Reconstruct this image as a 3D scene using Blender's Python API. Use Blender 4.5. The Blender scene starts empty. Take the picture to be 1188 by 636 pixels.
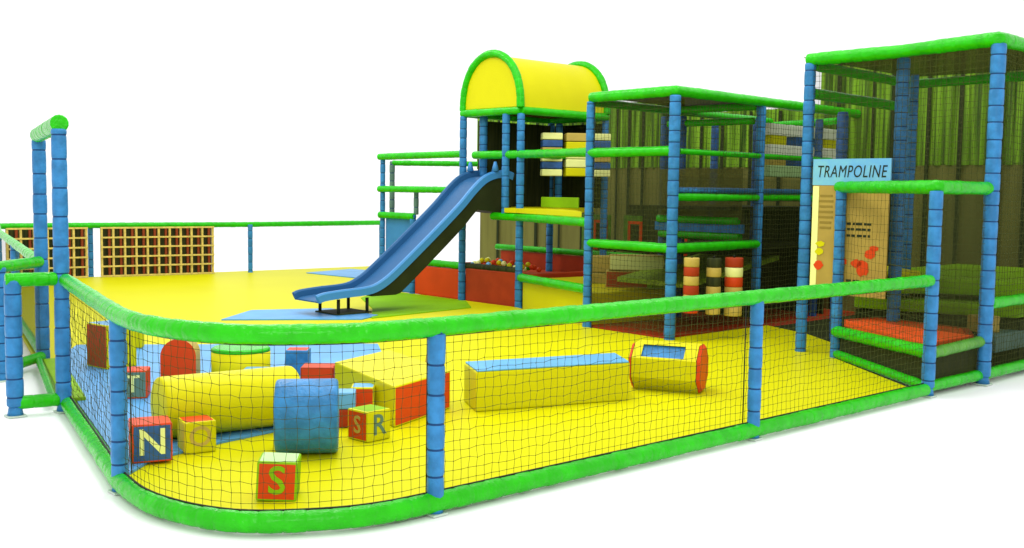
import bpy, bmesh, math, random
from mathutils import Vector, Matrix
random.seed(7)
S = bpy.context.scene
COL = S.collection
PI = math.pi
ANG = math.radians(47.4)
E1 = Vector((math.sin(ANG), math.cos(ANG), 0))      # the long front fence runs this way
E2 = Vector((-math.cos(ANG), math.sin(ANG), 0))     # the tower fronts run this way
UP = Vector((0, 0, 1))
def P(u, v, z=0.0): return E1*u + E2*v + UP*z
def W(x, y, z=0.0): return Vector((x, y, z))

# ------------------------------------------------------------------ materials
def mat(name, col, rough=0.45, spec=0.35, bump=0.0, bscale=30, var=0.0, vscale=6, alpha=1.0, coat=0.0, col2=None, stretch=(1,1,1)):
    m = bpy.data.materials.new(name); m.use_nodes = True
    nt = m.node_tree; N = nt.nodes; L = nt.links
    b = N['Principled BSDF']
    b.inputs['Base Color'].default_value = (*col, 1)
    b.inputs['Roughness'].default_value = rough
    b.inputs['Specular IOR Level'].default_value = spec
    b.inputs['Coat Weight'].default_value = coat
    b.inputs['Coat Roughness'].default_value = 0.15
    tc = N.new('ShaderNodeTexCoord')
    mp = N.new('ShaderNodeMapping'); mp.inputs['Scale'].default_value = stretch
    L.new(tc.outputs['Object'], mp.inputs['Vector'])
    if var or col2:
        n = N.new('ShaderNodeTexNoise'); n.inputs['Scale'].default_value = vscale; n.inputs['Detail'].default_value = 4
        L.new(mp.outputs[0], n.inputs['Vector'])
        r = N.new('ShaderNodeValToRGB')
        c2 = col2 or tuple(c*(1-var) for c in col)
        r.color_ramp.elements[0].position = 0.38; r.color_ramp.elements[1].position = 0.62
        r.color_ramp.elements[0].color = (*c2, 1); r.color_ramp.elements[1].color = (*[min(1, c*(1+var*.4)) for c in col], 1)
        L.new(n.outputs['Fac'], r.inputs['Fac']); L.new(r.outputs[0], b.inputs['Base Color'])
    if bump:
        n2 = N.new('ShaderNodeTexNoise'); n2.inputs['Scale'].default_value = bscale; n2.inputs['Detail'].default_value = 3
        L.new(mp.outputs[0], n2.inputs['Vector'])
        bp = N.new('ShaderNodeBump'); bp.inputs['Strength'].default_value = bump; bp.inputs['Distance'].default_value = 0.02
        L.new(n2.outputs['Fac'], bp.inputs['Height']); L.new(bp.outputs[0], b.inputs['Normal'])
    if alpha < 1:
        b.inputs['Alpha'].default_value = alpha
    return m

GREEN  = mat('green_vinyl', (.018,.43,.0015), .25, .16, .55, 30, .14, 8, coat=.08)
BLUE   = mat('blue_vinyl', (.032,.19,.42), .36, .16, .35, 30, .22, 10)
SEAMB  = mat('blue_seam', (.012,.05,.14), .5, .1)
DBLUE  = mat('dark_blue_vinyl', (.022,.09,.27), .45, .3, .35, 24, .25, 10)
YELLOW = mat('yellow_vinyl', (.58,.54,.003), .42, .08, .16, 6, .05, 1.2)
FLOORY = mat('yellow_floor_vinyl', (.565,.545,.002), .42, .03, .05, 1.6, .03, .7)
RED    = mat('red_vinyl', (.60,.055,.008), .42, .1, .08, 10, .08, 3)
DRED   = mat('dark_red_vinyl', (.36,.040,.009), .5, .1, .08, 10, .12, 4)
LBLUE  = mat('light_blue_vinyl', (.11,.36,.62), .38, .3, .08, 9, .08, 3)
MBLUE  = mat('blue_mat_vinyl', (.085,.31,.60), .42, .25, .10, 8, .10, 3)
SLIDEB = mat('blue_slide_plastic', (.022,.10,.235), .42, .15, .03, 6, .06, 3)
SLIDEE = mat('slide_edge_plastic', (.045,.21,.48), .35, .25)
LIME   = mat('lime_vinyl', (.21,.42,.005), .5, .06, .06, 10, .12, 4)
PGREEN = mat('pale_green_vinyl', (.42,.62,.26), .45, .2, .05, 10, .1, 4)
TEAL   = mat('grey_teal_vinyl', (.10,.19,.15), .5, .2, .06, 10, .1, 4)
BEIGE  = mat('beige_vinyl', (.48,.35,.065), .5, .2, .05, 12, .1, 5)
CREAM  = mat('cream_vinyl', (.78,.80,.28), .45, .25, .05, 12, .05, 5)
WHITEV = mat('white_vinyl', (.75,.75,.60), .45, .25)
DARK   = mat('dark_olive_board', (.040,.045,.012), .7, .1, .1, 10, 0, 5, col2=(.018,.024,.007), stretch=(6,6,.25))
OLIVE  = mat('olive_sheet', (.15,.145,.034), .7, .1, .1, 8, .15, 2, stretch=(4,4,.4))
WALLG  = mat('green_cladding', (.21,.42,.018), .5, .15, .0, 10, 0, 3.2, col2=(.028,.072,.007), stretch=(5.5,5.5,.16))
RIB    = mat('dark_cladding_seam', (.020,.028,.008), .7, .1)
CORD   = mat('net_cord', (.05,.06,.015), .8, .05)
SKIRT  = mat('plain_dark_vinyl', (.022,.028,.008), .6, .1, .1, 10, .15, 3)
ROOFD  = mat('cage_roof_net', (.13,.125,.03), .9, .02, alpha=.88)
NET    = mat('dark_safety_net', (.030,.036,.010), .9, .02, alpha=.33)
NETD   = mat('dense_roof_net', (.15,.145,.035), .9, .02, alpha=.7)
NETM   = mat('mid_safety_net', (.040,.045,.012), .9, .02, alpha=.34)
STEEL  = mat('pale_steel', (.45,.55,.45), .35, .5)
LATT   = mat('lattice_timber', (.60,.46,.12), .6, .2, .1, 30, .2, 14)
LATTS  = mat('lattice_red_edge', (.28,.05,.012), .6, .2)
SIGNB  = mat('sign_blue', (.12,.37,.62), .4, .3, 0, 10, 0, 5, col2=(.17,.45,.55))
SIGNP  = mat('poster_beige', (.38,.265,.05), .5, .2, 0, 10, .08, 5)
INK    = mat('dark_ink', (.020,.028,.012), .6, .1)
TINK   = mat('tan_ink', (.36,.27,.06), .6, .1)
BLACK  = mat('black_strap', (.015,.018,.008), .6, .2)
WFLOOR = mat('white_floor', (.92,.92,.92), .8, .1)

# ------------------------------------------------------------------ mesh builder
class MB:
    def __init__(s): s.v = []; s.f = []; s.m = []; s.sm = []
    def add(s, vs, fs, mi=0, smooth=False):
        o = len(s.v); s.v += [Vector(v) for v in vs]
        for f in fs: s.f.append([o+i for i in f]); s.m.append(mi); s.sm.append(smooth)
        return s
    def quad(s, a, b, c, d, mi=0): return s.add([a,b,c,d], [(0,1,2,3)], mi)
    def prism(s, poly, z0, z1, mi=0, ms=None, mb=None):
        """upright prism on a plan polygon (Vectors); poly counter-clockwise seen from above"""
        n = len(poly)
        a = sum(poly[i].x*poly[(i+1) % n].y - poly[(i+1) % n].x*poly[i].y for i in range(n))
        if a < 0: poly = poly[::-1]
        lo = [Vector((p.x,p.y,z0)) for p in poly]; hi = [Vector((p.x,p.y,z1)) for p in poly]
        o = len(s.v); s.v += lo+hi
        s.f.append([o+n+i for i in range(n)]); s.m.append(mi); s.sm.append(False)
        s.f.append([o+i for i in range(n)][::-1]); s.m.append(mi if mb is None else mb); s.sm.append(False)
        for i in range(n):
            j = (i+1) % n
            s.f.append([o+i,o+j,o+n+j,o+n+i]); s.m.append(mi if ms is None else (ms[i] if isinstance(ms, list) else ms)); s.sm.append(False)
        return s
    def obox(s, c, ax, ay, az, mi=0):
        """box with centre c and half-axis vectors; mi may be six materials (+x -x +y -y +z -z)"""
        V = [c+ax*i+ay*j+az*k for i in (-1,1) for j in (-1,1) for k in (-1,1)]
        F = [(4,6,7,5),(0,1,3,2),(2,3,7,6),(0,4,5,1),(1,5,7,3),(0,2,6,4)]
        o = len(s.v); s.v += V
        for q, f in enumerate(F): s.f.append([o+i for i in f]); s.m.append(mi[q] if isinstance(mi, (list,tuple)) else mi); s.sm.append(False)
        return s
    def ubox(s, u0,u1,v0,v1,z0,z1, mi=0):
        return s.obox(P((u0+u1)/2,(v0+v1)/2,(z0+z1)/2), E1*((u1-u0)/2), E2*((v1-v0)/2), UP*((z1-z0)/2), mi)
    def tube(s, pts, rad, n=12, cap=True, mi=0, smooth=True):
        pts = [Vector(p) for p in pts]; k = len(pts); o = len(s.v)
        rads = rad if isinstance(rad, list) else [rad]*k
        t0 = (pts[1]-pts[0]).normalized()
        ref = UP if abs(t0.z) < .9 else Vector((1,0,0))
        nrm = (ref - t0*ref.dot(t0)).normalized()
        for i, p in enumerate(pts):
            t = ((pts[min(i+1,k-1)]-pts[max(i-1,0)])).normalized()
            nrm = (nrm - t*nrm.dot(t)).normalized(); bi = t.cross(nrm)
            for q in range(n):
                a = 2*PI*q/n; s.v.append(p + (nrm*math.cos(a)+bi*math.sin(a))*rads[i])
        for i in range(k-1):
            for q in range(n):
                r = (q+1) % n
                s.f.append([o+i*n+q, o+i*n+r, o+(i+1)*n+r, o+(i+1)*n+q]); s.m.append(mi); s.sm.append(smooth)
        if cap:
            s.f.append([o+q for q in range(n)][::-1]); s.m.append(mi); s.sm.append(False)
            s.f.append([o+(k-1)*n+q for q in range(n)]); s.m.append(mi); s.sm.append(False)
        return s
    def foam(s, pts, r, pitch=.17, pinch=.87, n=14, mi=0, jit=.03, seam=None):
        """foam sleeve along a path: padded bands with crisp pinched seams"""
        pts = [Vector(p) for p in pts]
        segs = [(a,b,(b-a).length) for a,b in zip(pts,pts[1:])]; tot = sum(x[2] for x in segs)
        def at(d):
            for a,b,l in segs:
                if d <= l+1e-9: return a.lerp(b, d/l)
                d -= l
            return pts[-1].copy()
        D = [0.0]; R = [r*.82]; d = random.uniform(.4,1)*pitch; prev = 0.0
        def band(d0, d1):
            k = 1+random.uniform(-jit, jit); w = d1-d0
            fr = [(.006,pinch*.5+.5),(.016,.985)]
            for e,f in fr:
                if e < w*.45: D.append(d0+e); R.append(r*k*f)
            m = max(1, round(w/.05))
            for q in range(1, m): D.append(d0+w*q/m); R.append(r*k*(1+random.uniform(-.012,.012)))
            for e,f in fr[::-1]:
                if e < w*.45: D.append(d1-e); R.append(r*k*f)
        while d < tot:
            if d-prev > .05: band(prev, d); D.append(d); R.append(r*pinch); prev = d
            d += pitch*random.uniform(.85,1.15)
        if tot-prev > .02: band(prev, tot)
        D.append(tot); R.append(r*.82)
        o = len(s.f)
        s.tube([at(x) for x in D], R, n, True, mi)
        if seam is not None:
            for q in range(1, len(D)-1):
                if abs(R[q]-r*pinch) < 1e-9:
                    for ff in (q-1, q):
                        for k in range(n): s.m[o+ff*n+k] = seam
        return s
    def build(s, name, mats, parent=None, bevel=0, origin=None):
        og = Vector(origin) if origin is not None else (parent_origin(parent) if parent else Vector((0,0,0)))
        me = bpy.data.meshes.new(name)
        me.from_pydata([v-og for v in s.v], [], s.f)
        if not isinstance(mats, (list,tuple)): mats = [mats]
        for m in mats: me.materials.append(m)
        me.polygons.foreach_set('material_index', s.m); me.polygons.foreach_set('use_smooth', s.sm)
        me.update()
        if bevel:
            bm = bmesh.new(); bm.from_mesh(me)
            ed = [e for e in bm.edges if len(e.link_faces) == 2 and e.calc_face_angle(0) > .5]
            bmesh.ops.bevel(bm, geom=ed, offset=bevel, segments=2, profile=.6, affect='EDGES', clamp_overlap=True)
            bm.to_mesh(me); bm.free()
        o = bpy.data.objects.new(name, me); COL.objects.link(o)
        if parent: o.parent = parent
        else: o.location = og
        return o
ORG = {}
def parent_origin(p):
    o = Vector((0,0,0))
    while p is not None: o = o + p.location; p = p.parent
    return o
def tag(o, label, cat, group=None, kind=None):
    if label: o['label'] = label
    if cat: o['category'] = cat
    if group: o['group'] = group
    if kind: o['kind'] = kind
    return o
def thing(name, loc, label, cat, group=None):
    o = bpy.data.objects.new(name, None); COL.objects.link(o); o.location = loc; o.empty_display_size = .2
    return tag(o, label, cat, group)
def struct(name, mb, m):
    o = mb.build(name, m); o['kind'] = 'structure'; return o
def text_obj(body, size, mtx, m, parent, name='lettering', shear=0.0, bold=0.0, ext=.002, squash=1.0):
    cu = bpy.data.curves.new('lettering', 'FONT'); cu.body = body; cu.size = size; cu.shear = shear; cu.offset = bold; cu.extrude = ext
    cu.align_x = 'CENTER'; cu.align_y = 'CENTER'; cu.resolution_u = 3; cu.space_character = 1.1 if len(body) > 2 else 1
    t = bpy.data.objects.new('tmp', cu); COL.objects.link(t)
    dg = bpy.context.evaluated_depsgraph_get(); dg.update()
    me = bpy.data.meshes.new_from_object(t.evaluated_get(dg))
    bpy.data.objects.remove(t); bpy.data.curves.remove(cu)
    me.transform(Matrix.Diagonal((squash,1,1,1)))
    og = parent_origin(parent)
    me.transform(Matrix.Translation(-og) @ mtx)
    me.materials.clear(); me.materials.append(m)
    o = bpy.data.objects.new(name, me); COL.objects.link(o); o.parent = parent
    return o
def frame_mtx(c, right, up):
    right = right.normalized(); up = up.normalized(); n = right.cross(up)
    M = Matrix((right, up, n)).transposed().to_4x4(); M.translation = c
    return M

# ------------------------------------------------------------------ generic parts
def post(parent, p, z0, z1, r=.05, m=None, foot=False, lean=0, name='post', band=.15):
    mb = MB(); p = Vector((p.x, p.y, 0))
    if foot:
        mb.foam([p+UP*(z0+.075), p+UP*z1], r, band, .90, seam=1)
        mb.tube([p+UP*(z0+.012), p+UP*(z0+.06), p+UP*(z0+.085)], [r*.95, r*.80, r*.70], 12)
    else:
        mb.foam([p+UP*z0, p+UP*z1], r, band, .90, seam=1)
    o = mb.build(name, [m or BLUE, SEAMB], parent)
    if foot:
        b = MB(); b.obox(p+UP*.006, E1*r*1.05, E2*r*1.05, UP*.006)
        q = b.build('foot_plate', STEEL, None); q.location = (0,0,0)
        for vtx in q.data.vertices: vtx.co -= parent_origin(o)
        q.parent = o
    return o
def rail(parent, pts, r=.05, m=None, name='rail', pitch=.13):
    return MB().foam(pts, r, pitch, .94, jit=.04).build(name, m or GREEN, parent)
def netpanel(parent, a, b, z0, z1, m=None, name='net_panel', nz=1):
    mb = MB(); mb.quad(Vector((a.x,a.y,z0)), Vector((b.x,b.y,z0)), Vector((b.x,b.y,z1)), Vector((a.x,a.y,z1)))
    return mb.build(name, m or NET, parent)
def cordnet(parent, path, z0, z1, cell=.055, r=.0014, name='net', m=None):
    """knotted square net of real cords hung along a plan path"""
    Q = []; D = 0
    pts = [Vector((p.x,p.y,0)) for p in path]
    segs = [(a,b,(b-a).length) for a,b in zip(pts,pts[1:])]
    tot = sum(x[2] for x in segs)
    def at(d):
        for a,b,l in segs:
            if d <= l: return a.lerp(b, d/l)
            d -= l
        return pts[-1].copy()
    mb = MB(); n = int(tot/cell); kz = int(round((z1-z0)/cell))
    G = [[None]*(kz+1) for _ in range(n+1)]
    for i in range(n+1):
        for k in range(kz+1):
            e = min(k, kz-k, 3)/3
            q = at(i*tot/n) + UP*(z0+(z1-z0)*k/kz)
            q += Vector((random.uniform(-1,1), random.uniform(-1,1), random.uniform(-1,1)))*.006*e
            q.z -= e*.006*math.sin(i*.21)
            G[i][k] = q
    for i in range(n+1): mb.tube(G[i], r, 3, False, smooth=False)
    for k in range(kz+1): mb.tube([G[i][k] for i in range(n+1)], r, 3, False, smooth=False)
    for i in range(n+1):
        for k in range(1, kz):
            c = G[i][k]; s_ = r*2.6
            mb.add([c+Vector((s_,0,0)),c+Vector((-s_,0,0)),c+Vector((0,s_,0)),c+Vector((0,-s_,0)),c+UP*s_*1.3,c-UP*s_*1.3],
                   [(0,2,4),(2,1,4),(1,3,4),(3,0,4),(2,0,5),(1,2,5),(3,1,5),(0,3,5)])
    return mb.build(name, m or CORD, parent)
def spline(pts, n=8):
    pts = [Vector(p) for p in pts]; out = []
    for i in range(len(pts)-1):
        p0 = pts[max(i-1,0)]; p1 = pts[i]; p2 = pts[i+1]; p3 = pts[min(i+2,len(pts)-1)]
        for k in range(n):
            t = k/n
            out.append(.5*((2*p1)+(p2-p0)*t+(2*p0-5*p1+4*p2-p3)*t*t+(3*p1-p0-3*p2+p3)*t**3))
    out.append(pts[-1]); return out

# ------------------------------------------------------------------ the setting
fl = MB(); fl.quad(W(-150,-60,-.004), W(150,-60,-.004), W(150,200,-.004), W(-150,200,-.004)); struct('floor', fl, WFLOOR)
# plan of the rounded fence corner
ARC = [P(2.95,8.14), P(2.385,5.81), P(2.335,5.42), P(2.36,5.12), P(2.45,4.85), P(2.60,4.65), P(2.90,4.46), P(3.16,4.38), P(3.47,4.36)]
arc = ARC[:1] + spline(ARC[1:], 6)
yl = MB()
poly = [p for p in arc] + [P(8.8,4.30), P(9.85,5.8), P(10.5,5.95), P(11.3,7.04), P(11.6,7.8), P(9.55,7.78), P(9.6,9.05), P(10.4,11.2), P(10.4,14.3), P(13.5,16.4), P(13.6,18.95), P(6.0,19.45), P(5.25,17.3), P(3.5,10.4)]
poly = [p + (P(7,8)-p).normalized()*.07 if i < len(arc)+1 else p for i, p in enumerate(poly)]
yl.prism(poly, .0, .04)
struct('play_floor', yl, FLOORY)
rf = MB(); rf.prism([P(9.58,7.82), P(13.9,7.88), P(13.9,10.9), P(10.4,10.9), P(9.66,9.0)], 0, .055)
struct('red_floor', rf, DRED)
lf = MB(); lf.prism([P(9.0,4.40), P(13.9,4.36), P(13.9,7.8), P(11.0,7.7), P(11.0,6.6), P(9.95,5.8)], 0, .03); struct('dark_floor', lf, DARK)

# ------------------------------------------------------------------ floor mats
def flatmat(name, poly, m, label, z0=.042, z1=.056):
    o = MB().prism(poly, z0, z1).build(name, m, None, origin=(sum(poly, Vector())/len(poly))*1.0)
    return tag(o, label, 'mat')
flatmat('floor_mat_or_shade', [P(2.50,5.97), P(3.02,8.1), P(3.62,10.3), P(4.15,11.15), P(6.66,9.35), P(5.15,6.9), P(4.55,6.55), P(3.3,6.35), P(2.75,6.2)], MBLUE,
        'large blue floor mat under the toy blocks in the fence corner')
flatmat('landing_mat', [W(-3.62,13.3), W(-1.9,13.55), W(-1.75,14.0), W(-2.5,14.7), W(-3.5,14.35)], MBLUE, 'pale blue landing mat under the foot of the slide')
flatmat('floor_mat_or_shade', [W(-4.0,20.8), W(-2.0,19.0), W(-1.9,21.0), W(-3.3,21.9)], MBLUE, 'blue floor mat far behind the slide, before the open back rail')

flatmat('floor_mat_or_shade', [P(7.95,11.3), P(9.8,11.5), P(10.30,12.2), P(10.30,13.6), P(10.1,14.1), P(9.3,13.5), P(8.6,12.2)], mat('green_floor_shade', (.19,.42,.004), .6, .03, .06, 8, .08, 2), 'lime green patch of painted floor shade between the slide foot and the red ball pool', .041, .051)  # tower shade on the yellow floor, laid as a thin green sheet

# ------------------------------------------------------------------ front fence
ff = thing('play_fence', P(3.48,4.36), 'low netted front fence with green rails and blue posts, curving round the near corner', 'fence')
for u, v in ((2.385,5.81), (3.48,4.36), (6.27,4.30)): post(ff, P(u,v), 0, .99, .047, foot=True)
front_path = arc + [P(6.27,4.30), P(8.74,4.27)]
rail(ff, [p+UP*1.0 for p in front_path], .052, name='top_rail', pitch=.11)
rail(ff, [p+UP*.066 for p in front_path], .055, name='bottom_rail', pitch=.11)
netp = [p + (P(6,8)-p).normalized()*.02 for p in front_path]
cordnet(ff, netp, .1, .96)
for z in (.948, .118): MB().tube([p+UP*z for p in netp], .0065, 6).build('border_rope', BLACK, ff)
for u, v in ((2.385,5.81), (3.48,4.36), (6.27,4.30)):
    q = P(u,v); q = q + (P(6,8)-q).normalized()*.035 + Vector((-.045,0,0)) * (1 if u > 3 else -1)
    MB().tube([q+UP*.1, q+UP*.96], .0045, 6).build('border_rope', BLACK, ff)

# ------------------------------------------------------------------ entrance gateway and wings
gw = thing('gateway', P(3.2,9.2), 'tall blue gateway of two posts under a green bar at the left entrance', 'gateway')
post(gw, P(3.53,10.34), 0, 2.12, .062, band=.2); post(gw, P(2.93,8.16), 0, 2.12, .056, foot=True, band=.2)
rail(gw, [P(2.93,8.14,2.16), P(3.53,10.37,2.16)], .066, name='top_bar')
def wing(label, a, b, ra, ztop, group=None):
    t = thing('side_fence', a, label, 'fence')
    post(t, a, 0, ztop, ra, foot=True)
    rail(t, [a+UP*ztop+(a-b).normalized()*.05, b+UP*ztop], .052, name='top_rail'); rail(t, [a+UP*.10, b+UP*.10], .05, name='bottom_rail')
    netpanel(t, a, b, .1, .97, NET)
    return t
wing('short fence stub with one blue post in front of the gateway', P(2.60,8.22), P(2.90,8.165), .06, 1.01)
w2 = wing('short fence stub with thick blue posts behind the gateway at the left edge', P(2.98,9.78), P(3.50,10.30), .062, .99)
post(w2, P(2.86,9.86), 0, .95, .062); post(w2, P(2.76,10.05), 0, .95, .062)
# low threshold bar of the entrance
th = thing('entrance_threshold', P(3.2,9.2), 'sloping yellow and green threshold pad between the gateway posts', 'pad')
MB().ubox(-.001,.001,-.001,.001,0,.001)
b = MB(); b.prism([P(2.95,8.25), P(3.12,8.22), P(3.66,10.22), P(3.5,10.26)], .02, .085); b.build('pad', LIME, th, bevel=.01)
rail(th, [P(2.9,8.3,.09), P(3.44,10.2,.09)], .03, name='edge_rail')

# ------------------------------------------------------------------ left and back fences
def fence(label, path, zt, posts, rr=.05, lowrail=True, net=None, pr=.05):
    t = thing('perimeter_fence', path[0], label, 'fence')
    for p in posts: post(t, p, 0, zt, pr)
    rail(t, [p+UP*zt for p in path], rr, name='top_rail')
    if lowrail: rail(t, [p+UP*.09 for p in path], .04, name='bottom_rail')
    if net:
        for a, b in zip(path, path[1:]): netpanel(t, a, b, .1, zt-.03, net)
    return t
fence('long left fence with a dark net running back from the gateway', [P(3.55,10.40), P(5.28,17.3), P(5.95,19.5)], .97, [P(4.4,13.8), P(5.28,17.3)], net=NETM)
fence('thin back fence with a green top rail above the lattice panels', [P(5.95,19.5), P(7.45,19.35), P(10.35,18.85), P(13.6,18.95)], .97, [P(7.50,19.42), P(10.35,18.78), P(13.6,18.98)], rr=.052, lowrail=False, pr=.047)
def lattice(label, a, b, cols, rows=5):
    t = thing('lattice_panel', (a+b)/2, label, 'lattice', 'timber lattice panels along the back fence')
    d = (b-a); L_ = d.length; d.normalize(); n = Vector((d.y,-d.x,0)); z0, z1 = .06, .93
    MB().obox((a+b)/2 - n*.10 + UP*(z0+z1)/2, d*(L_/2), n*.012, UP*((z1-z0)/2)).build('backing', DARK, t)
    f = MB()
    for i in range(cols+1):
        f.obox(a+d*(L_*i/cols)+UP*(z0+z1)/2, d*.017, n*.03, UP*((z1-z0)/2), 0)
        if i < cols: f.obox(a+d*(L_*i/cols+.055)-n*.045+UP*(z0+z1)/2, d*.022, n*.02, UP*((z1-z0)/2-.01), 1) if False else None
    for k in range(rows+1):
        f.obox((a+b)/2+UP*(z0+(z1-z0)*k/rows)+n*.034, d*(L_/2+.02), n*.008, UP*.015, 0)
    f.build('lattice_grid', LATT, t)
    g = MB()
    for i in range(1, cols+1): g.obox(a+d*(L_*i/cols-.055)-n*.06+UP*(z0+z1)/2, d*.02, n*.02, UP*((z1-z0)/2-.01))
    g.build('red_upright', LATTS, t)
    return t
lattice('broad timber lattice panel right of the back blue post', P(7.62,19.22), P(9.62,18.90), 10)
lattice('narrower timber lattice panel behind the gateway posts', P(6.05,19.36), P(7.36,19.26), 6)

# ------------------------------------------------------------------ slide
sl = thing('slide', P(9.0,12.0), 'long blue slide running from the arched tower down to the landing mat', 'slide')
prof = [(10.72,1.86),(10.65,1.88),(10.55,1.89),(10.38,1.87),(10.2,1.80),(10.0,1.64),(9.8,1.45),(9.5,1.20),(9.1,.88),(8.7,.57),(8.5,.43),(8.3,.335),(8.1,.30),(7.8,.285),(7.5,.26),(7.42,.235)]
pv = spline([W(u,0,z) for u,z in prof], 3)
VA, VB = 11.70, 12.26
def sweep(sec, name, m, smooth=True, parent=None):
    """sec: closed list of (v, dz) swept along the slide profile"""
    mb = MB(); n = len(sec); k = len(pv); vs = []
    for i, p in enumerate(pv):
        t = (pv[min(i+1,k-1)]-pv[max(i-1,0)]).normalized(); nn = Vector((t.z,0,-t.x))
        if nn.z < 0: nn = -nn
        for v, dz in sec: vs.append(P(p.x+nn.x*dz, v, p.z+nn.z*dz))
    fs = [(i*n+q, i*n+(q+1)%n, (i+1)*n+(q+1)%n, (i+1)*n+q) for i in range(k-1) for q in range(n)]
    fs += [tuple(range(n))[::-1], tuple((k-1)*n+q for q in range(n))]
    mb.add(vs, fs, 0, False)
    return mb.build(name, m, parent or sl)
sweep([(VA+.035,0),(VB-.035,0),(VB-.035,.02),(VA+.035,.02)], 'chute', SLIDEB)
for v in (VA, VB): sweep([(v-.03,-.0),(v+.03,-.0),(v+.03,.09),(v+.015,.11),(v-.015,.11),(v-.03,.09)], 'side_rail', SLIDEE if v == VA else SLIDEB)
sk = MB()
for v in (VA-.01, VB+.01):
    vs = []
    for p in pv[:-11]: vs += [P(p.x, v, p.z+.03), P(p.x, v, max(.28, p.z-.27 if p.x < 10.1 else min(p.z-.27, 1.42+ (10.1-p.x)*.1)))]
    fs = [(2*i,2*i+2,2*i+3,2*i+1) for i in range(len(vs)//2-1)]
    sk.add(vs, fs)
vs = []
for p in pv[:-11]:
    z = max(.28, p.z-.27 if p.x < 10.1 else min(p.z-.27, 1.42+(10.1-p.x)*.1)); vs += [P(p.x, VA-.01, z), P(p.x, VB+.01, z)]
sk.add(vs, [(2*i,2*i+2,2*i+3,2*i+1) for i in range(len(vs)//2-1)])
sk.build('under_skirt', SKIRT, sl)  # dark colour carries the shade on the slide's flank and underside
for u, v in ((7.75,12.2),(7.75,11.76),(8.2,12.2),(8.2,11.76)): MB().tube([P(u,v,.05), P(u,v,.26)], .022, 8).build('leg', BLACK, sl)
MB().ubox(7.7,8.25,11.72,12.24,.058,.075).build('foot_shadow', DARK, sl)  # thin dark slab standing for the shadow under the slide foot
for v in (VA, VB): MB().tube([P(10.40,v,1.98), P(10.40,v,2.12)], [.055,.02], 10).build('rail_cap', SLIDEE, sl)

# ------------------------------------------------------------------ arched slide tower
ts = thing('slide_tower', P(11.3,11.85), 'open climbing tower with a yellow barrel roof above the slide', 'play tower')
for u, v in ((10.4,12.43),(10.45,11.22),(12.25,12.43),(12.25,11.25)): post(ts, P(u,v), 0, 2.80, .055)
post(ts, P(10.42,11.5), 1.36, 2.80, .055); post(ts, P(10.6,12.2), 1.9, 2.80, .06); post(ts, P(11.9,11.9), 1.36, 2.75, .055)
zt = 2.84
c4 = [(10.4,12.46),(10.43,11.20),(12.25,11.22),(12.25,12.46)]
for i in range(4): rail(ts, [P(*c4[i],zt), P(*c4[(i+1)%4],zt)], .058, name='top_rail')
rail(ts, [P(10.42,12.2,2.22), P(10.44,11.22,2.22)], .06, name='mid_rail')
rail(ts, [P(10.44,11.22,2.22), P(9.66,9.10,2.19)], .058, name='mid_rail')
rail(ts, [P(10.44,11.25,2.22), P(12.25,11.25,2.22)], .045, name='mid_rail')
rail(ts, [P(10.40,11.75,1.33), P(10.40,11.2,1.33), P(9.62,9.10,1.33)], .058, name='deck_beam')
MB().prism([P(10.36,11.45), P(10.36,11.2), P(9.72,9.30), P(10.3,9.95), P(11.0,11.0), P(12.2,11.4), P(12.2,12.3), P(11.2,12.3)], 1.39, 1.455).build('deck', YELLOW, ts)
MB().prism([P(10.75,11.1), P(10.75,10.35), P(10.87,10.45), P(10.87,11.1)], 1.472, 1.62).build('padded_edge', LIME, ts, bevel=.01)
MB().prism([P(10.42,12.4), P(10.42,11.25), P(12.2,11.27), P(12.2,12.4)], 2.86, 2.90).build('ceiling', NETD, ts)
# barrel roof
HV = (12.46-11.20)/2; CV = (12.46+11.20)/2; RH = .80
def archpts(u, k=1.0, n=24): return [P(u, CV+HV*k*math.cos(PI*i/n), 2.88+RH*k*math.sin(PI*i/n)**.85) for i in range(n+1)]
roof = MB(); a0 = archpts(10.42,.97); a1 = archpts(12.22,.97); n = len(a0)
roof.add(a0+a1, [(i,i+1,n+i+1,n+i) for i in range(n-1)], 0, True)
roof.add(a0, [tuple(range(n))]); roof.add(a1, [tuple(range(n))[::-1]])
ro = roof.build('roof', YELLOW, ts)
for u in (10.42,12.22): 
    q = rail(ro, archpts(u), .058, name='arch_trim')
for u, l in ((10.62,1.56),): pass
netpanel(ts, P(12.24,11.25), P(12.24,12.43), 1.45, 2.8, NETM)
MB().ubox(12.3,12.36,11.3,12.4,1.45,2.75).build('rear_panel_or_shade_board', DARK, ts)
MB().ubox(10.7,12.2,12.40,12.44,1.45,2.75).build('side_panel', DARK, ts)

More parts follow.
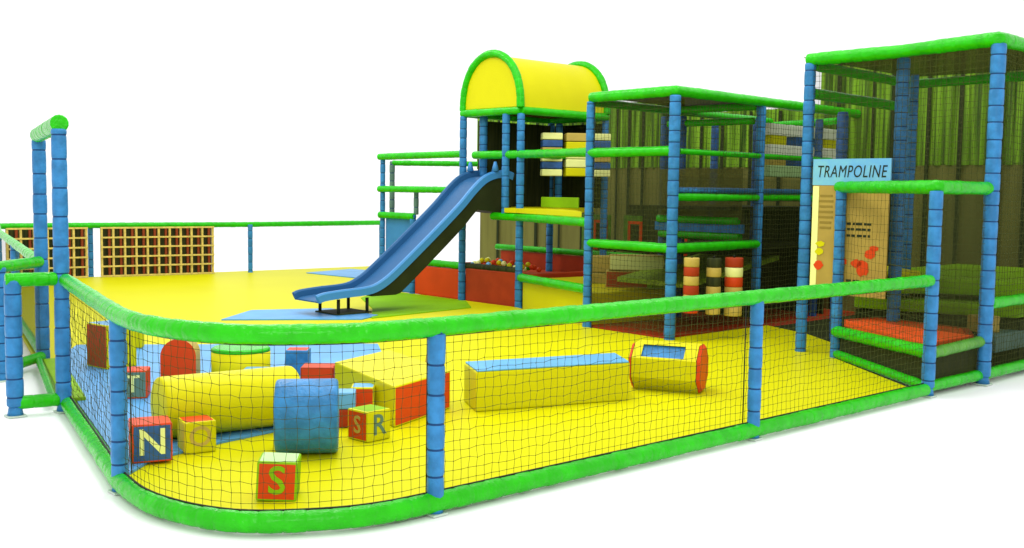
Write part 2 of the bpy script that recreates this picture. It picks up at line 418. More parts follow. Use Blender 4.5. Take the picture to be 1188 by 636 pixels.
# ------------------------------------------------------------------ back left frame
bf = thing('open_climbing_unit', P(10.3,14.0), 'low open frame with green rails and a blue padded panel left of the slide', 'climbing frame')
post(bf, P(10.3,14.34), 0, 2.18, .042); post(bf, P(10.4,13.66), 0, 1.3, .05); post(bf, P(10.45,13.64), 1.3, 1.68, .04, TEAL)
rail(bf, [P(10.27,14.40,2.22), P(10.4,12.46,2.24)], .055, name='top_rail')
rail(bf, [P(10.27,14.40,1.70), P(10.4,12.46,1.70)], .052, name='mid_rail')
rail(bf, [P(10.27,14.38,1.28), P(10.4,13.62,1.27)], .055, name='low_rail')
rp = [P(11.3,15.2), P(11.5,13.2)]
post(bf, P(10.62,14.52), 1.3, 2.16, .045, TEAL)
rail(bf, [P(10.62,14.52,2.13), P(11.6,13.4,2.13), P(12.2,12.5,2.13)], .045, name='rear_rail')
bp = MB(); bp.prism([P(10.33,14.30), P(10.42,13.70), P(10.52,13.72), P(10.43,14.32)], .04, 1.24); bp.build('padded_panel', mat('blue_panel_vinyl', (.045,.21,.48), .45, .12, .08, 8, .08, 3), bf, bevel=.02)

# ------------------------------------------------------------------ ball pool
bpz = thing('ball_pool', P(11.3,12.4), 'red padded ball pool with green rail edges beneath the slide tower', 'ball pool')
MB().prism([P(10.40,13.60), P(10.40,12.48), P(10.52,12.48), P(10.52,13.60)], .04, .50).build('wall', RED, bpz, bevel=.02)
MB().prism([P(10.41,12.36), P(10.46,11.28), P(10.58,11.28), P(10.53,12.36)], .0, .53).build('wall', DRED, bpz, bevel=.02)
MB().prism([P(12.5,13.9), P(12.5,10.7), P(12.6,10.7), P(12.6,13.9)], .0, .66).build('wall', DRED, bpz, bevel=.02)
MB().prism([P(10.6,13.62), P(12.4,13.62), P(12.4,13.72), P(10.6,13.72)], .0, .5).build('wall', DRED, bpz, bevel=.02)
MB().prism([P(10.6,11.2), P(12.4,11.2), P(12.4,11.28), P(10.6,11.28)], .0, .5).build('wall', DRED, bpz, bevel=.02)
MB().prism([P(10.6,13.6), P(10.6,11.3), P(12.4,11.3), P(12.4,13.6)], .36, .40).build('pool_bed', DRED, bpz)
rail(bpz, [P(10.44,13.66,.56), P(10.44,12.48,.555)], .055, name='edge_rail')
rail(bpz, [P(10.46,12.4,.56), P(10.50,11.26,.555)], .05, name='edge_rail', m=DARK)
rail(bpz, [P(12.5,14.0,.72), P(12.5,10.7,.72), P(12.3,9.4,.72)], .05, name='edge_rail')
pal = [('red',RED),('yellow',YELLOW),('cream',CREAM),('green',GREEN),('blue',LBLUE),('red',RED),('cream',WHITEV)]
ballmesh = {}
for c, m in pal:
    if c in ballmesh: continue
    bm = bmesh.new(); bmesh.ops.create_icosphere(bm, subdivisions=2, radius=.042)
    for f in bm.faces: f.smooth = True
    me = bpy.data.meshes.new('ball'); bm.to_mesh(me); bm.free(); me.materials.append(m); ballmesh[c] = me
k = 0
for i in range(6):
    for j in range(9):
        u = 10.95+.13*i+random.uniform(-.03,.03); v = 12.0+.115*j+random.uniform(-.03,.03)
        if random.random() < .12: continue
        c = random.choice(pal)[0]
        o = bpy.data.objects.new('ball', ballmesh[c]); COL.objects.link(o); o.location = P(u,v,.47+random.uniform(0,.10)+.05*math.sin(i*.8))
        tag(o, '%s plastic ball among the heap in the red ball pool' % c, 'ball', 'balls in the ball pool')

# ------------------------------------------------------------------ yellow block step between tower and cage
ys = thing('padded_step', P(10.4,10.1), 'big yellow padded step with a green rail between the ball pool and the main cage', 'padded step')
fa, fb = P(10.45,11.14), P(9.70,9.10)
MB().prism([fa, fb, P(11.0,8.95), P(11.9,10.9)], .0, .45).build('block', YELLOW, ys, bevel=.02)
MB().prism([P(11.55,10.95), P(10.75,9.0), P(11.0,8.95), P(11.9,10.9)], .455, .53).build('rear_lip', LIME, ys, bevel=.02)
rail(ys, [P(10.41,11.14,.47), P(9.66,9.14,.50)], .06, name='edge_rail')
# soft blocks lying on the step's back edge
def cube(name, c, yaw, size, mats, label, cat='block', group=None, bevel=None, letters=(), tilt=0):
    """padded cube; mats = +x -x +y -y +z ; letters = (face, char, material, scale)"""
    if isinstance(size, (int,float)): size = (size,size,size)
    a = math.radians(yaw); ax = Vector((math.cos(a), math.sin(a), 0)); ay = Vector((-math.sin(a), math.cos(a), 0)); az = UP.copy()
    if tilt:
        Rm = Matrix.Rotation(math.radians(tilt), 3, ay); ax = Rm @ ax; az = Rm @ az
    o_ = Vector(c); cen = o_ + UP*size[2]/2
    uniq = []
    for m in mats:
        if m not in uniq: uniq.append(m)
    mi = [uniq.index(m) for m in mats] + [uniq.index(mats[4])]
    mb = MB(); mb.obox(cen, ax*size[0]/2, ay*size[1]/2, az*size[2]/2, mi)
    if not letters:
        o = mb.build(name, uniq, None, bevel or .012, origin=o_); return tag(o, label, cat, group)
    t = thing(name, o_, label, cat, group)
    mb.build('cube_body', uniq, t, bevel or .012)
    for face, ch, m, sc in letters:
        if face == 'x': M = frame_mtx(cen+ax*(size[0]/2+.001), ay, az)
        elif face == '-x': M = frame_mtx(cen-ax*(size[0]/2+.001), -ay, az)
        elif face == '-y': M = frame_mtx(cen-ay*(size[1]/2+.001), ax, az)
        else: M = frame_mtx(cen+ay*(size[1]/2+.001), -ax, az)
        text_obj(ch, size[2]*sc, M, m, t, 'letter', bold=size[2]*.012)
    return t
cube('soft_block', P(11.05,9.95,.45), 0, (.62,.3,.14), [BEIGE]*5, 'lower beige padded block on the yellow step, beside the arched tower')
cube('soft_block', P(11.15,10.02,.60), 0, (.66,.3,.22), [BEIGE]*5, 'upper beige padded block standing on another behind the yellow step') 
cube('soft_block', P(10.8,9.35,.45), -6, (.75,.3,.22), [BEIGE,RED,RED,DRED,BEIGE], 'dark red padded block with a beige top on the yellow step')
cube('soft_block', P(10.82,9.33,.68), -6, (.72,.28,.2), [BEIGE,BEIGE,BEIGE,CREAM,BEIGE], 'cream fronted padded block resting on the dark red one')

# ------------------------------------------------------------------ main climbing cage
mc = thing('climbing_cage', P(10.5,8.3), 'netted climbing cage with blue posts and green rails in the middle', 'play cage')
A, B, C_, D_ = P(9.62,9.08), P(9.55,7.72), P(11.4,7.85), P(12.9,7.9)
for p, r in ((A,.055),(B,.064),(C_,.06)): post(mc, p, 0, 2.80, r)
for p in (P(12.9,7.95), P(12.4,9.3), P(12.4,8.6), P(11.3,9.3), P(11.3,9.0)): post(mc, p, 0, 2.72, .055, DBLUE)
def level(z, pts, r=.055, m=None, name='rail'):
    rail(mc, [Vector((p.x,p.y,z)) for p in pts], r, m, name)
level(2.85, [A,B,P(14.2,7.98)], .062, name='top_rail')
level(2.80, [P(9.66,9.12),P(13.9,9.4)], .05, name='top_rail'); level(2.80, [P(11.4,7.9),P(11.3,9.3)], .05, name='top_rail'); level(2.74,[P(13.9,9.4),P(13.6,8.1)],.05,name='top_rail')
level(2.62, [P(11.3,9.25),P(11.4,7.95)], .045, name='top_rail')
level(2.18, [A,B], .058, name='mid_rail'); level(2.18, [P(9.66,7.74),P(13.2,7.94)], .035, name='mid_rail')
level(1.66, [B,C_,P(12.9,7.9)], .045, name='mid_rail'); level(1.74, [P(9.6,7.75),P(12.9,7.95)], .035, BLUE, 'mid_rail')
level(1.08, [A,B], .055, name='deck_rail'); level(1.08, [B,C_], .058, name='deck_rail')
level(1.36, [P(11.2,9.3),P(11.2,8.0)], .05, name='mid_rail'); level(1.16, [P(11.25,9.3),P(11.25,8.0)], .055, name='mid_rail')
MB().ubox(11.2,11.26,7.95,9.35,1.21,1.32).build('blue_pad', BLUE, mc)
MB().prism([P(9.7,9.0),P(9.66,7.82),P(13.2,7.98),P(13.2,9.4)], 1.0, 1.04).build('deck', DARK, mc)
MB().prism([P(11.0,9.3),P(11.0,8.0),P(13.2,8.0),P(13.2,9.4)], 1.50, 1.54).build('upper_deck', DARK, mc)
# ramp of green mesh under the deck
rmp = MB(); rmp.add([P(10.3,9.2,.62),P(10.3,8.05,.62),P(12.2,8.05,.9),P(12.2,9.2,.9), P(10.3,9.2,.56),P(10.3,8.05,.56),P(12.2,8.05,.84),P(12.2,9.2,.84)], [(0,1,2,3),(4,7,6,5),(0,4,5,1),(1,5,6,2),(2,6,7,3),(3,7,4,0)])
rmp.build('mesh_ramp', mat('lime_mesh', (.30,.46,.03), .6, .1, .2, 60, .5, 40), mc)
rn = MB(); rn.prism([A,B,P(12.0,7.92),P(11.9,9.28)], 2.86, 2.87); rn.build('roof_net', ROOFD, mc)
netpanel(mc, A, B, .1, 2.8, mat('cage_front_net', (.030,.036,.010), .9, .02, alpha=.36)); netpanel(mc, B, P(13.0,7.9), .1, 1.9, NET); netpanel(mc, B, P(13.0,7.9), 1.9, 2.8, mat('fine_net', (.03,.036,.01), .9, .02, alpha=.14))
netpanel(mc, P(11.2,9.3), P(11.2,7.95), 1.38, 2.02, mat('olive_screen', (.10,.095,.022), .9, .05, alpha=.86))
MB().ubox(13.2,13.26,8.0,11.6,0,1.5).build('rear_panel_or_shade_board', DARK, mc)  # dark board added to give the gloom below the deck
MB().ubox(12.0,12.05,8.3,9.3,.06,.98).build('rear_panel_or_shade_board', DARK, mc)  # second added board, coloured dark for the shade under the deck

def knots(parent, a, b, z0, z1, cell=.06, r=.0021): return cordnet(parent, [a, b], z0, z1, cell, r, 'knotted_net')
sh = Vector((-.004,-.012,0))
knots(mc, A+sh, B+sh, .12, 2.78); knots(mc, B+sh, P(12.6,7.86)+sh, .12, 2.78)
# punch bags hanging from the deck
def bag(x, y, z0, z1, r, cols, label):
    t = thing('punch_bag', W(x,y,z0), label, 'punch bag', 'punch bags hanging below the cage deck')
    n = len(cols); 
    for i, m in enumerate(cols):
        za = z0+(z1-z0)*i/n; zb = z0+(z1-z0)*(i+1)/n
        MB().tube([W(x,y,za+.001),W(x,y,za+.012),W(x,y,zb-.012),W(x,y,zb-.001)], [r*.95,r,r,r*.95], 16).build('band', m, t)
    MB().tube([W(x,y,z1), W(x,y,1.0)], .012, 6).build('strap', BLACK, t)
bag(2.02,12.05,.36,.985,.088,[RED,BEIGE,DRED,BEIGE,DRED,BEIGE],'dark red and beige banded punch bag, nearest the front blue cage post')
bag(2.30,12.2,.33,.975,.085,[BEIGE,DARK,BEIGE,DARK,BEIGE,DARK],'beige and black banded punch bag between the two red banded ones')
bag(2.56,12.35,.30,.975,.105,[BEIGE,CREAM,BEIGE,RED,CREAM,DRED],'cream punch bag with red bands, farthest from the front cage post')

# spinning block games
def game(c, right, w, h, rows, label, vertical=False):
    t = thing('spinning_block_game', c, label, 'play panel')
    right = right.normalized(); n = right.cross(UP)
    def bx(cx, cz, hw, hh, d, m, nm): 
        MB().obox(c+right*cx+UP*cz, right*hw, n*d, UP*hh).build(nm, m, t, bevel=.015)
    return t, bx
gr = P(1,0)
g, bx = game(P(12.85,8.2,2.28), P(1,.05,0), 1.5, .66, 3, 'wide block game with cream bars and blue drums hanging by the sign')
for z, m in ((.27,WHITEV),(.0,WHITEV),(-.27,PGREEN)): bx(0, z, .92, .075, .10, m, 'bar')
for z, side in ((.135,YELLOW),(-.135,BEIGE)):
    for x, m in ((-.68,side),(0,DBLUE),(.68,side)): bx(x, z, .27 if m is DBLUE else .17, .062, .09, m, 'spinning_drum')
    
g, bx = game(P(11.75,10.98,2.25)+W(-.30,0,0), W(1,.1,0), .8, .7, 3, 'narrow block game of cream, blue and yellow cubes behind the arched tower')
for x, cols in ((-.36,[CREAM,DBLUE,CREAM,BEIGE,DBLUE,CREAM]), (0,[YELLOW,CREAM,CREAM,YELLOW,BEIGE]), (.36,[CREAM,DBLUE,BEIGE,CREAM,DBLUE,CREAM])):
    for i, m in enumerate(cols):
        hh = .32/len(cols); bx(x, -.32+hh*(2*i+1)-.005, .15 if x else .16, hh-.004, .12 if x else .15, m, 'spinning_cube')

# play house panels deep below the tower deck
for c, w, m, lab in ((P(13.0,12.1), .62, LIME, 'green play panel with a red framed dark window, beside the slide tower post'), (P(13.05,11.35), .36, LIME, 'lime play panel edged in red behind the slide tower post'), (P(12.9,10.35), .5, LIME, 'green play panel with a red strip behind the padded step')):
    t = thing('window_board', c, lab, 'play panel')
    MB().obox(c+UP*1.0, E2*w*.5, E1*.02, UP*.33).build('board', mat('panel_green', (.09,.22,.015), .5, .2, 0, 10, .3, 5), t)
    f = MB()
    for s in (-1,1): f.obox(c-E1*.03-E2*(w*.2)+E2*s*.12+UP*1.0, E2*.022, E1*.012, UP*.22)
    for s in (-1,1): f.obox(c-E1*.03-E2*(w*.2)+UP*(1.0+s*.22), E2*.142, E1*.012, UP*.022)
    fr = f.build('window_frame', RED, t)
    MB().obox(c-E1*.024-E2*(w*.2)+UP*1.0, E2*.11, E1*.003, UP*.2).build('window', DARK, t)

# ------------------------------------------------------------------ right tower
rt = thing('trampoline_tower', P(11.2,5.3), 'tallest netted tower with blue posts and green roof rails at the right', 'play tower')
for (u,v), r in (((9.98,6.28),.06),((10.2,5.36),.066),((9.76,4.23),.064)): post(rt, P(u,v), .44 if u > 9.985 else 0, 3.08, r, foot=(v < 4.5))
for (u,v), r, m in (((12.4,6.38),.05,BLUE),((12.4,4.28),.06,BLUE),((10.95,5.62),.045,BLUE)): post(rt, P(u,v), 0, 3.0, r, m)
post(rt, P(11.2,6.6), 0, 2.66, .065, DBLUE)
rail(rt, [P(9.98,6.31,3.12), P(9.98,5.31,3.12), P(9.74,4.23,3.12), P(12.7,4.22,3.12)], .066, name='top_rail')
rail(rt, [P(10.02,6.27,3.06), P(12.45,6.42,3.06)], .055, name='top_rail'); rail(rt, [P(12.45,6.42,3.06), P(12.35,4.3,3.06)], .055, name='top_rail')
rail(rt, [P(10.02,6.27,2.77), P(12.3,6.36,2.76)], .058, name='mid_rail')
rail(rt, [P(9.82,4.24,.09), P(13.2,4.26,.09)], .052, name='bottom_rail'); rail(rt, [P(9.84,4.24,.74), P(13.2,4.26,.74)], .055, name='low_rail')
MB().prism([P(9.98,6.36),P(9.98,5.31),P(9.78,4.27),P(12.6,4.26),P(12.4,6.4)], 3.14, 3.15).build('roof_net', NETD, rt)
netpanel(rt, P(9.98,6.28), P(9.98,5.31), 1.7, 3.08, NET); netpanel(rt, P(9.98,5.31), P(9.76,4.23), .1, 3.08, NET); netpanel(rt, P(9.8,4.24), P(13.2,4.26), .1, 3.08, NET)
knots(rt, P(9.96,6.28), P(9.96,5.36), 1.7, 3.06); knots(rt, P(9.95,5.28), P(9.74,4.25), .44, 3.06); knots(rt, P(9.86,4.22), P(12.4,4.24), .12, 3.06)
# padded decks inside the tower
MB().prism([P(10.40,6.2),P(10.38,5.44),P(10.8,5.2),P(11.1,4.36),P(13.4,4.36),P(13.4,6.2)], .70, .86).build('padded_deck', [LIME], rt, bevel=.03)
MB().prism([P(10.36,5.9),P(10.40,5.4),P(10.8,4.36),P(13.4,4.36),P(13.4,6.0)], .52, .64).build('padded_deck', LIME, rt, bevel=.03)
MB().prism([P(10.44,6.0),P(10.42,5.48),P(10.75,5.36),P(11.2,6.0)], .865, .93).build('yellow_pad', YELLOW, rt, bevel=.02)
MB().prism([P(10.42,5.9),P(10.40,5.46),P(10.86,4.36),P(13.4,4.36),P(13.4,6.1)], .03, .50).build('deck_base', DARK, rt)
tag(MB().prism([P(10.45,4.62),P(10.3,4.36),P(12.9,4.34),P(12.9,4.62)], .22, .40).build('step_block', TEAL, None, bevel=.02, origin=P(11.5,4.5,.22)), 'long grey teal padded step at the foot of the right tower', 'padded step')
cube('soft_block', P(10.45,4.55,.40), 20, (.22,.2,.16), [BEIGE]*5, 'small beige padded block on the grey teal step')

# trampoline and its cage
tr = thing('trampoline', P(9.5,4.9), 'red trampoline bed in a green padded frame enclosed by three blue posts', 'trampoline')
T0, T1, T2 = P(9.90,5.82), P(8.80,4.28), P(9.74,4.25)
post(tr, T0, 0, 1.76, .056); post(tr, T1, 0, 1.76, .056, foot=True)
rail(tr, [T0+UP*1.79+(T0-T1).normalized()*.06, T1+UP*1.79, T2+UP*1.79], .06, name='top_rail')
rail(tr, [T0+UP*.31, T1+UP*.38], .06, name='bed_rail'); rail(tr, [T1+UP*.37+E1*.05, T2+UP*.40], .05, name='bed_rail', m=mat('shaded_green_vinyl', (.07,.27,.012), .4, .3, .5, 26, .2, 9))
rail(tr, [T0+UP*.08, T1+UP*.08], .045, name='bottom_rail'); rail(tr, [T1+UP*.085, T2+UP*.09], .05, name='bottom_rail')
MB().prism([P(9.88,5.72), P(8.92,4.36), P(9.78,4.34), P(10.25,4.6), P(10.36,5.62)], .37, .44).build('bed', mat('trampoline_red', (.74,.085,.012), .5, .08, .06, 10, .06, 3), tr, bevel=.01)
be = MB(); ed = [P(9.86,5.66),P(9.05,4.42),P(9.76,4.40),P(10.2,4.65),P(10.31,5.58)]
mbx = MB(); out = [P(9.88,5.72), P(8.92,4.36), P(9.78,4.34), P(10.25,4.6), P(10.36,5.62)]
for i in (2,3,4): 
    j = (i+1) % 5
    mbx.prism([out[i], out[j], ed[j], ed[i]], .435, .446)
mbx.build('bed_border', DRED, tr)
for a, b in ((T0,T1),(T1,T2)):
    mid = P(9.9,4.9); aa = a.lerp(Vector((mid.x,mid.y,0)), .04); bb = b.lerp(Vector((mid.x,mid.y,0)), .04)
    MB().quad(aa+UP*.1, bb+UP*.1, bb+UP*.36, aa+UP*.36).build('skirt', SKIRT, tr)
netpanel(tr, T1, T2, .42, 1.75, NET); netpanel(tr, T1, T2, .1, .36, NETM)

knots(tr, T0+Vector((-.01,-.01,0)), T1+Vector((-.01,-.01,0)), .42, 1.74, .075, .0014); knots(tr, T1+Vector((0,-.01,0)), T2+Vector((0,-.01,0)), .12, 1.74, .075, .0016)

# sign and poster
sg = thing('trampoline_sign', P(9.98,5.8,1.0), 'tall beige rules poster headed TRAMPOLINE hung between two tower posts', 'sign')
sa, sb = P(9.94,6.18), P(9.94,5.31); sd = (sb-sa).normalized(); sn = -E1
sc = (sa+sb)/2; hw = (sb-sa).length/2
MB().obox(sc+UP*1.945+E1*.01, sd*hw, E1*.01, UP*.135).build('heading_board', SIGNB, sg)
MB().obox(sc+UP*1.245+E1*.01, sd*hw*.98, E1*.008, UP*.562).build('poster', SIGNP, sg)
text_obj('TRAMPOLINE', .175, frame_mtx(sc+UP*1.945-E1*.001, sd, UP), INK, sg, 'heading', shear=.18, bold=.0, squash=.69)
MB().obox(sc-sd*hw*.90+UP*1.245, sd*.035, E1*.002, UP*.555).build('poster_edge', CREAM, sg)
ln = MB(); random.seed(3)
for k in range(7): ln.obox(sc-sd*(hw*.62)+UP*(1.70-.055*k), sd*(.085+random.uniform(-.02,.01)), E1*.002, UP*.011)
ln.build('fine_print', mat('brown_ink', (.24,.17,.03), .6, .1), sg)
ln = MB()
for k, z in enumerate((1.42,1.365,1.30,1.08-.24,1.05-.27)):
    x = .06
    while x < (.30 if k < 3 else .2):
        w = random.uniform(.012,.05); ln.obox(sc+sd*(x-.06)+UP*z, sd*w*.5, E1*.002, UP*.012); x += w+.012
ln.build('small_print', INK, sg)
em = MB()
def blob(cx, cz, rx, rz, n=14):
    o = [sc+sd*(cx+rx*math.cos(2*PI*i/n)*random.uniform(.8,1.15))+UP*(cz+rz*math.sin(2*PI*i/n)*random.uniform(.8,1.15)) for i in range(n)]
    em.add([p-E1*.0035 for p in o], [tuple(range(n))])
blob(.17,.98,.07,.085); blob(.10,1.02,.06,.04); blob(.25,1.12,.06,.05); blob(-.05,1.03,.05,.04); blob(.29,1.18,.05,.03)
em.build('red_emblem', RED, sg)
lb = MB(); em = lb; blob(-.33,.98,.055,.05); lb.build('red_emblem', RED, sg)
yb = MB(); em = yb; blob(-.33,1.12,.05,.035); blob(-.32,1.2,.055,.03); yb.build('yellow_emblem', YELLOW, sg)

# ------------------------------------------------------------------ hall walls behind
def hallwall(name, u, v0, v1, z1, label, zl=2.12):
    t = thing(name, P(u,(v0+v1)/2), label, 'wall')
    mb = MB(); vs = []; v = v0; k = 0; prof_ = []
    while v < v1:
        w = random.choice((.10,.12,.16)); prof_ += [(v,0),(v+.02,.035),(v+w*.7,.035),(v+w*.7+.02,0)]; v += w+.06
    prof_.append((min(v,v1+.2),0))
    vs = [P(u-d,v_,zl) for v_,d in prof_]+[P(u-d,v_,z1) for v_,d in prof_]; n = len(prof_)
    mb.add(vs, [(i,i+1,n+i+1,n+i) for i in range(n-1)])
    mb.build('cladding', WALLG, t)
    s = MB(); v = v0+.3
    while v < v1-.1:
        s.ubox(u-.05,u-.036,v,v+random.uniform(.03,.07),.0,z1-.03); v += random.uniform(.28,.6)
    s.build('seam', RIB, t)
    MB().ubox(u+.0,u+.03,v0,v1,0,zl+.02).build('lower_panel', OLIVE, t)
    return t
hallwall('cladding_wall', 14.12, 8.62, 11.4, 3.0, 'low stretch of green corrugated wall behind the middle cage')
hallwall('cladding_wall', 14.1, 11.2, 16.3, 3.24, 'green corrugated wall behind the arched tower and the slide')
hallwall('cladding_wall', 13.9, 3.6, 8.55, 3.62, 'higher green corrugated wall behind the right tower')
for o in bpy.data.objects:
    pass

# ------------------------------------------------------------------ soft toys in the corner
FZ = .056
cube('letter_block', W(-3.66,9.75,FZ), -38, (.34,.3,.40), [YELLOW,TEAL,YELLOW,DRED,LBLUE], 'tall block with a dark red front and blue top by the left fence', 'block')
cube('letter_block', W(-2.96,8.35,FZ), 12, .22, [RED,RED,RED,TEAL,RED], 'grey teal block with the letter T and a red top', 'block', letters=(('-y','T',CREAM,.85),))
cube('letter_block', W(-2.19,6.44,FZ), 24, .235, [RED,RED,RED,DBLUE,RED], 'dark blue block with the letter N and red sides', 'block', letters=(('-y','N',CREAM,.95),('x','A',CREAM,.8)))
cube('letter_block', W(-1.99,6.72,FZ-.014), 30, .2, [YELLOW,YELLOW,YELLOW,YELLOW,RED], 'yellow block with the letter O beside the dark blue one', 'block', letters=(('-y','O',BEIGE,.9),))
cube('letter_block', W(-1.25,5.72,.042), 6, .215, [LIME,RED,RED,RED,PGREEN], 'red block with the letter S and pale green top by the front net', 'block', letters=(('-y','S',LIME,1.0),), tilt=3)
cube('letter_block', W(-.95,7.27,.042), 44, .215, [YELLOW,RED,RED,YELLOW,LIME], 'yellow and red block with the letter R and a lime top', 'block', letters=()) if False else None
cube('letter_block', W(-.955,7.28,.042), 44, .215, [YELLOW,RED,YELLOW,YELLOW,LIME], 'yellow block with the letter R, a red side and a lime top', 'block') if False else None
t = cube('letter_block', W(-.945,7.10,.042), 48, .205, [YELLOW,RED,RED,YELLOW,LIME], 'yellow block with the letter R, a red side and a lime top', 'block', letters=(('-y','R',TEAL,.95),('-x','S',BEIGE,.8)))
cube('soft_block', W(-1.07,7.72,FZ), 4, (.17,.18,.23), [YELLOW,LIME,YELLOW,RED,LBLUE], 'red soft block with a light blue top just behind the R block')
cube('soft_block', W(-1.17,7.47,.042), 6, (.16,.16,.13), [DRED,DRED,DRED,DRED,DRED], 'dark red soft block beneath a small blue one')
cube('soft_block', W(-1.17,7.47,.173), 6, (.16,.16,.12), [LBLUE]*5, 'small light blue soft block on top of a dark red one')
cube('soft_block', W(-2.09,8.72,FZ), 2, (.20,.2,.17), [LBLUE,RED,RED,RED,LBLUE], 'red soft block with a pale blue top before the round stool')
cube('soft_block', W(-1.90,9.5,FZ), 2, (.20,.2,.22), [BLUE,BLUE,BLUE,BLUE,RED], 'blue soft block with a red top on the blue mat')
cube('soft_block', W(-1.58,8.75,FZ), 3, (.27,.24,.20), [DRED,RED,RED,RED,RED], 'plain red soft block at the end of the yellow bench block')
# red arch block
t = tag(None or MB().add([W(0,0,0)],[]).build('arch_block', RED, None), None, None) if False else None
ab = MB(); c = W(-2.78,8.88); r = .145; dx = Vector((math.cos(.12), math.sin(.12), 0)); dy = Vector((-dx.y, dx.x, 0))
sec = [(-r,0)] + [(-r*math.cos(PI*i/14), .235+r*math.sin(PI*i/14)) for i in range(15)] + [(r,0)]
n = len(sec); f0 = [c+dx*x+UP*(FZ+z) for x,z in sec]; f1 = [p+dy*.22 for p in f0]
ab.add(f0, [tuple(range(n))], 0); ab.add(f1, [tuple(range(n))[::-1]], 0)
ab.add(f0+f1, [(i+1,i,n+i,n+i+1) for i in range(n-1)], 1)
tag(ab.build('arch_block', [RED,BEIGE], None, origin=c+UP*FZ), 'upright red arch shaped soft block with a beige rim', 'block')
# rolls
def roll(name, a, b, r, m, label, capm):
    d = (b-a); L_ = d.length
    rr = [.0,.5,.90,.95,.985,1.0]; hh = [-.006,-.004,0,.004,.012,.03]
    ux = d.normalized(); t = MB()
    t.tube([a+ux*h for h in hh]+[b-ux*h for h in hh[::-1]], [max(.002,r*q) for q in rr]+[max(.002,r*q) for q in rr[::-1]], 40, True)
    return tag(t.build(name, m, None, origin=Vector(((a.x+b.x)/2,(a.y+b.y)/2,a.z-r))), label, 'soft roll')
roll('foam_roll', W(-2.30,6.93,.205+FZ), W(-1.53,7.46,.205+FZ), .205, YELLOW, 'long yellow foam roll lying among the letter blocks', YELLOW)
roll('foam_roll', W(-1.475,6.66,.235+.04), W(-1.09,6.72,.235+.04), .235, BLUE, 'short thick blue foam roll at the end of the yellow roll', BLUE)
# round stool
st = thing('round_stool', W(-2.37,9.4,FZ), 'round yellow stool with a green top behind the yellow foam roll', 'stool')
MB().tube([W(-2.29,9.02,FZ),W(-2.29,9.02,FZ+.27)], .245, 32).build('drum', YELLOW, st)
MB().tube([W(-2.29,9.02,FZ+.271),W(-2.29,9.02,FZ+.29),W(-2.29,9.02,FZ+.305)], [.245,.245,.225], 32).build('top', GREEN, st)
# yellow panel standing on the mat
cube('soft_block', W(-3.85,10.9,FZ), 8, (.16,.14,.34), [YELLOW]*5, 'slim upright yellow soft block beside the blue topped one', 'block')
# long bench block with red ends
a, b, c = W(-.81,7.42), W(-.46,8.12), W(-1.40,8.45); d = b+(c-a)
bb = MB(); bb.prism([a,b,d,c], .042, .335, 0, [1,0,1,0])
tag(bb.build('bench_block', [YELLOW,RED], None, bevel=.012, origin=(a+d)/2), 'big low yellow bench block with a red end by the front fence post', 'block')
tag(MB().add([W(-.82,10.05,.042),W(-.76,10.0,.042),W(-.72,10.1,.042),W(-.79,10.04,.2)], [(0,1,3),(1,2,3),(2,0,3),(0,2,1)]).build('pyramid_block', [BEIGE], None, origin=W(-.77,10.05,.042)), 'tiny beige pointed soft block alone on the yellow floor', 'block')
# balance beam
bz = MB(); q = [P(5.22,6.06), P(6.49,5.64), P(6.74,6.02), P(5.42,6.44)]
bm_ = thing('balance_beam', (q[0]+q[2])/2, 'long low yellow beam with a light blue top on the yellow floor', 'beam')
MB().prism(q, .042, .345).build('beam_body', YELLOW, bm_, bevel=.012)
c0 = sum(q, Vector())/4
MB().prism([c0.lerp(p,.985) for p in q], .346, .358).build('top_pad', LBLUE, bm_, bevel=.004)
# octagonal barrel
br = thing('barrel', P(7.0,5.75), 'yellow eight sided soft barrel with red ends and a blue opening', 'barrel')
a, b = W(1.09,9.15,.042), W(1.60,8.95,.042); R8 = .215; ap = R8*math.cos(PI/8)
ax = (b-a).normalized(); side = ax.cross(UP)
def ring(c, r, off=PI/8): return [c+UP*ap+side*r*math.cos(off+2*PI*i/8)+UP*r*math.sin(off+2*PI*i/8) for i in range(8)]
ra, rb = ring(a,R8), ring(b,R8)
body = MB()
for i in range(8):
    j = (i+1)%8
    if i in (0,):  # the window side: frame strips round the opening
        A0,A1,B0,B1 = ra[i],ra[j],rb[i],rb[j]
        def pt(s,t_): return A0.lerp(B0,s).lerp(A1.lerp(B1,s),t_)
        S_=[.0,.14,.80,1.]; T_=[0,.12,.9,1.]
        for x in range(3):
            for y in range(3):
                if x==1 and y==1: continue
                body.quad(pt(S_[x],T_[y]),pt(S_[x+1],T_[y]),pt(S_[x+1],T_[y+1]),pt(S_[x],T_[y+1]))
    else: body.quad(ra[i],rb[i],rb[j],ra[j])
body.build('shell', YELLOW, br)
ia, ib = ring(a+ax*.02,R8*.90), ring(b-ax*.02,R8*.90); inn = MB()
for i in range(8): inn.quad(ia[i],ib[i],ib[(i+1)%8],ia[(i+1)%8])
inn.build('lining', BLUE, br)
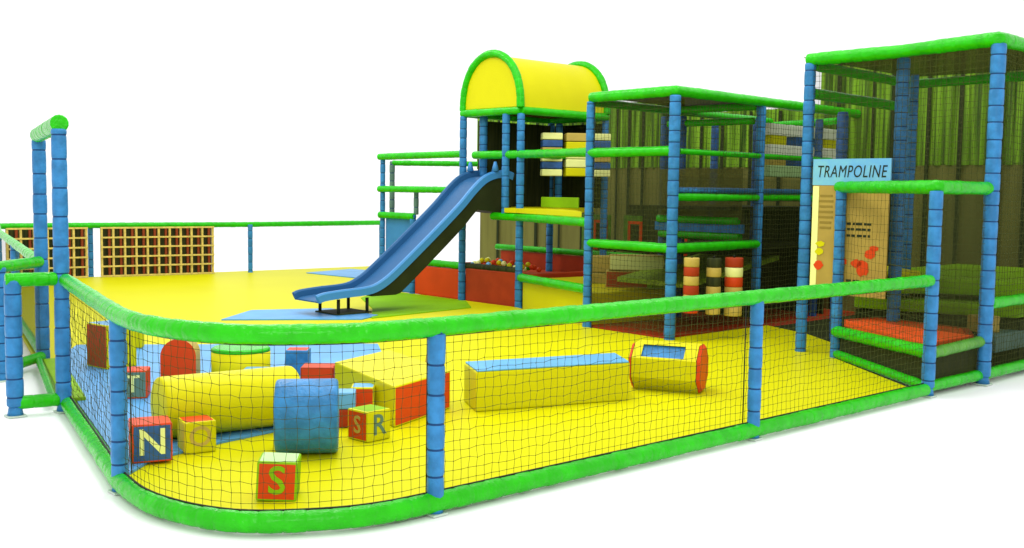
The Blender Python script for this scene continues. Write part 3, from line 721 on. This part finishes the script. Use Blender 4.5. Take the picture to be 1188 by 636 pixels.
for c, rr, s in ((a,ra,-1),(b,rb,1)):
    e = MB(); e.add([p+ax*s*.004 for p in rr]+[p+ax*s*.03 + (c+UP*ap-p)*.12 for p in rr], [(i,(i+1)%8,8+(i+1)%8,8+i) for i in range(8)]+[tuple(range(8,16))]); e.build('end_cap', RED, br)

# ------------------------------------------------------------------ light, world, camera
w = bpy.data.worlds.new('World'); S.world = w; w.use_nodes = True
bg = w.node_tree.nodes['Background']; bg.inputs[0].default_value = (1,1,1,1); bg.inputs[1].default_value = 1.2
def area(name, loc, target, size, power, sy=None):
    l = bpy.data.lights.new(name, 'AREA'); l.shape = 'RECTANGLE'; l.size = size; l.size_y = sy or size; l.energy = power
    o = bpy.data.objects.new(name, l); COL.objects.link(o); o.location = loc
    o.rotation_euler = (Vector(target)-Vector(loc)).to_track_quat('-Z','Y').to_euler()
    return o
area('area_lamp', (-1,8,7.5), (-1,8.5,0), 1.2, 330, 8)
area('area_lamp', (-5,16,8), (-5,16.2,0), 1.6, 420, 9)  # added to brighten the far left of the yellow floor
area('area_lamp', (4,12,8.5), (3,12,0), 1.2, 300, 9)
area('area_lamp', (1,-8,8), (1.5,10,.8), 7, 750, 2.5)  # added front fill behind the camera, brightens the front faces
cam = bpy.data.cameras.new('camera'); co = bpy.data.objects.new('camera', cam); COL.objects.link(co)
cam.sensor_fit = 'HORIZONTAL'; cam.sensor_width = 36; cam.lens = 1245/1188*36; cam.clip_end = 1000; cam.clip_start = .05
pitch = math.atan(98/1245); roll_ = math.radians(.8)
F_ = Vector((0, math.cos(pitch), -math.sin(pitch))); R0 = Vector((1,0,0)); D0 = Vector((0,-math.sin(pitch),-math.cos(pitch)))
Rv = R0*math.cos(roll_) - D0*math.sin(roll_); Dv = D0*math.cos(roll_) + R0*math.sin(roll_)
M = Matrix((Rv, -Dv, -F_)).transposed().to_4x4(); M.translation = Vector((0,0,1.72)); co.matrix_world = M
S.camera = co
S.view_settings.view_transform = 'Standard'; S.view_settings.look = 'None'; S.view_settings.exposure = 0; S.view_settings.gamma = 1
S.render.engine = 'CYCLES'; S.cycles.transparent_max_bounces = 24; S.cycles.max_bounces = 6
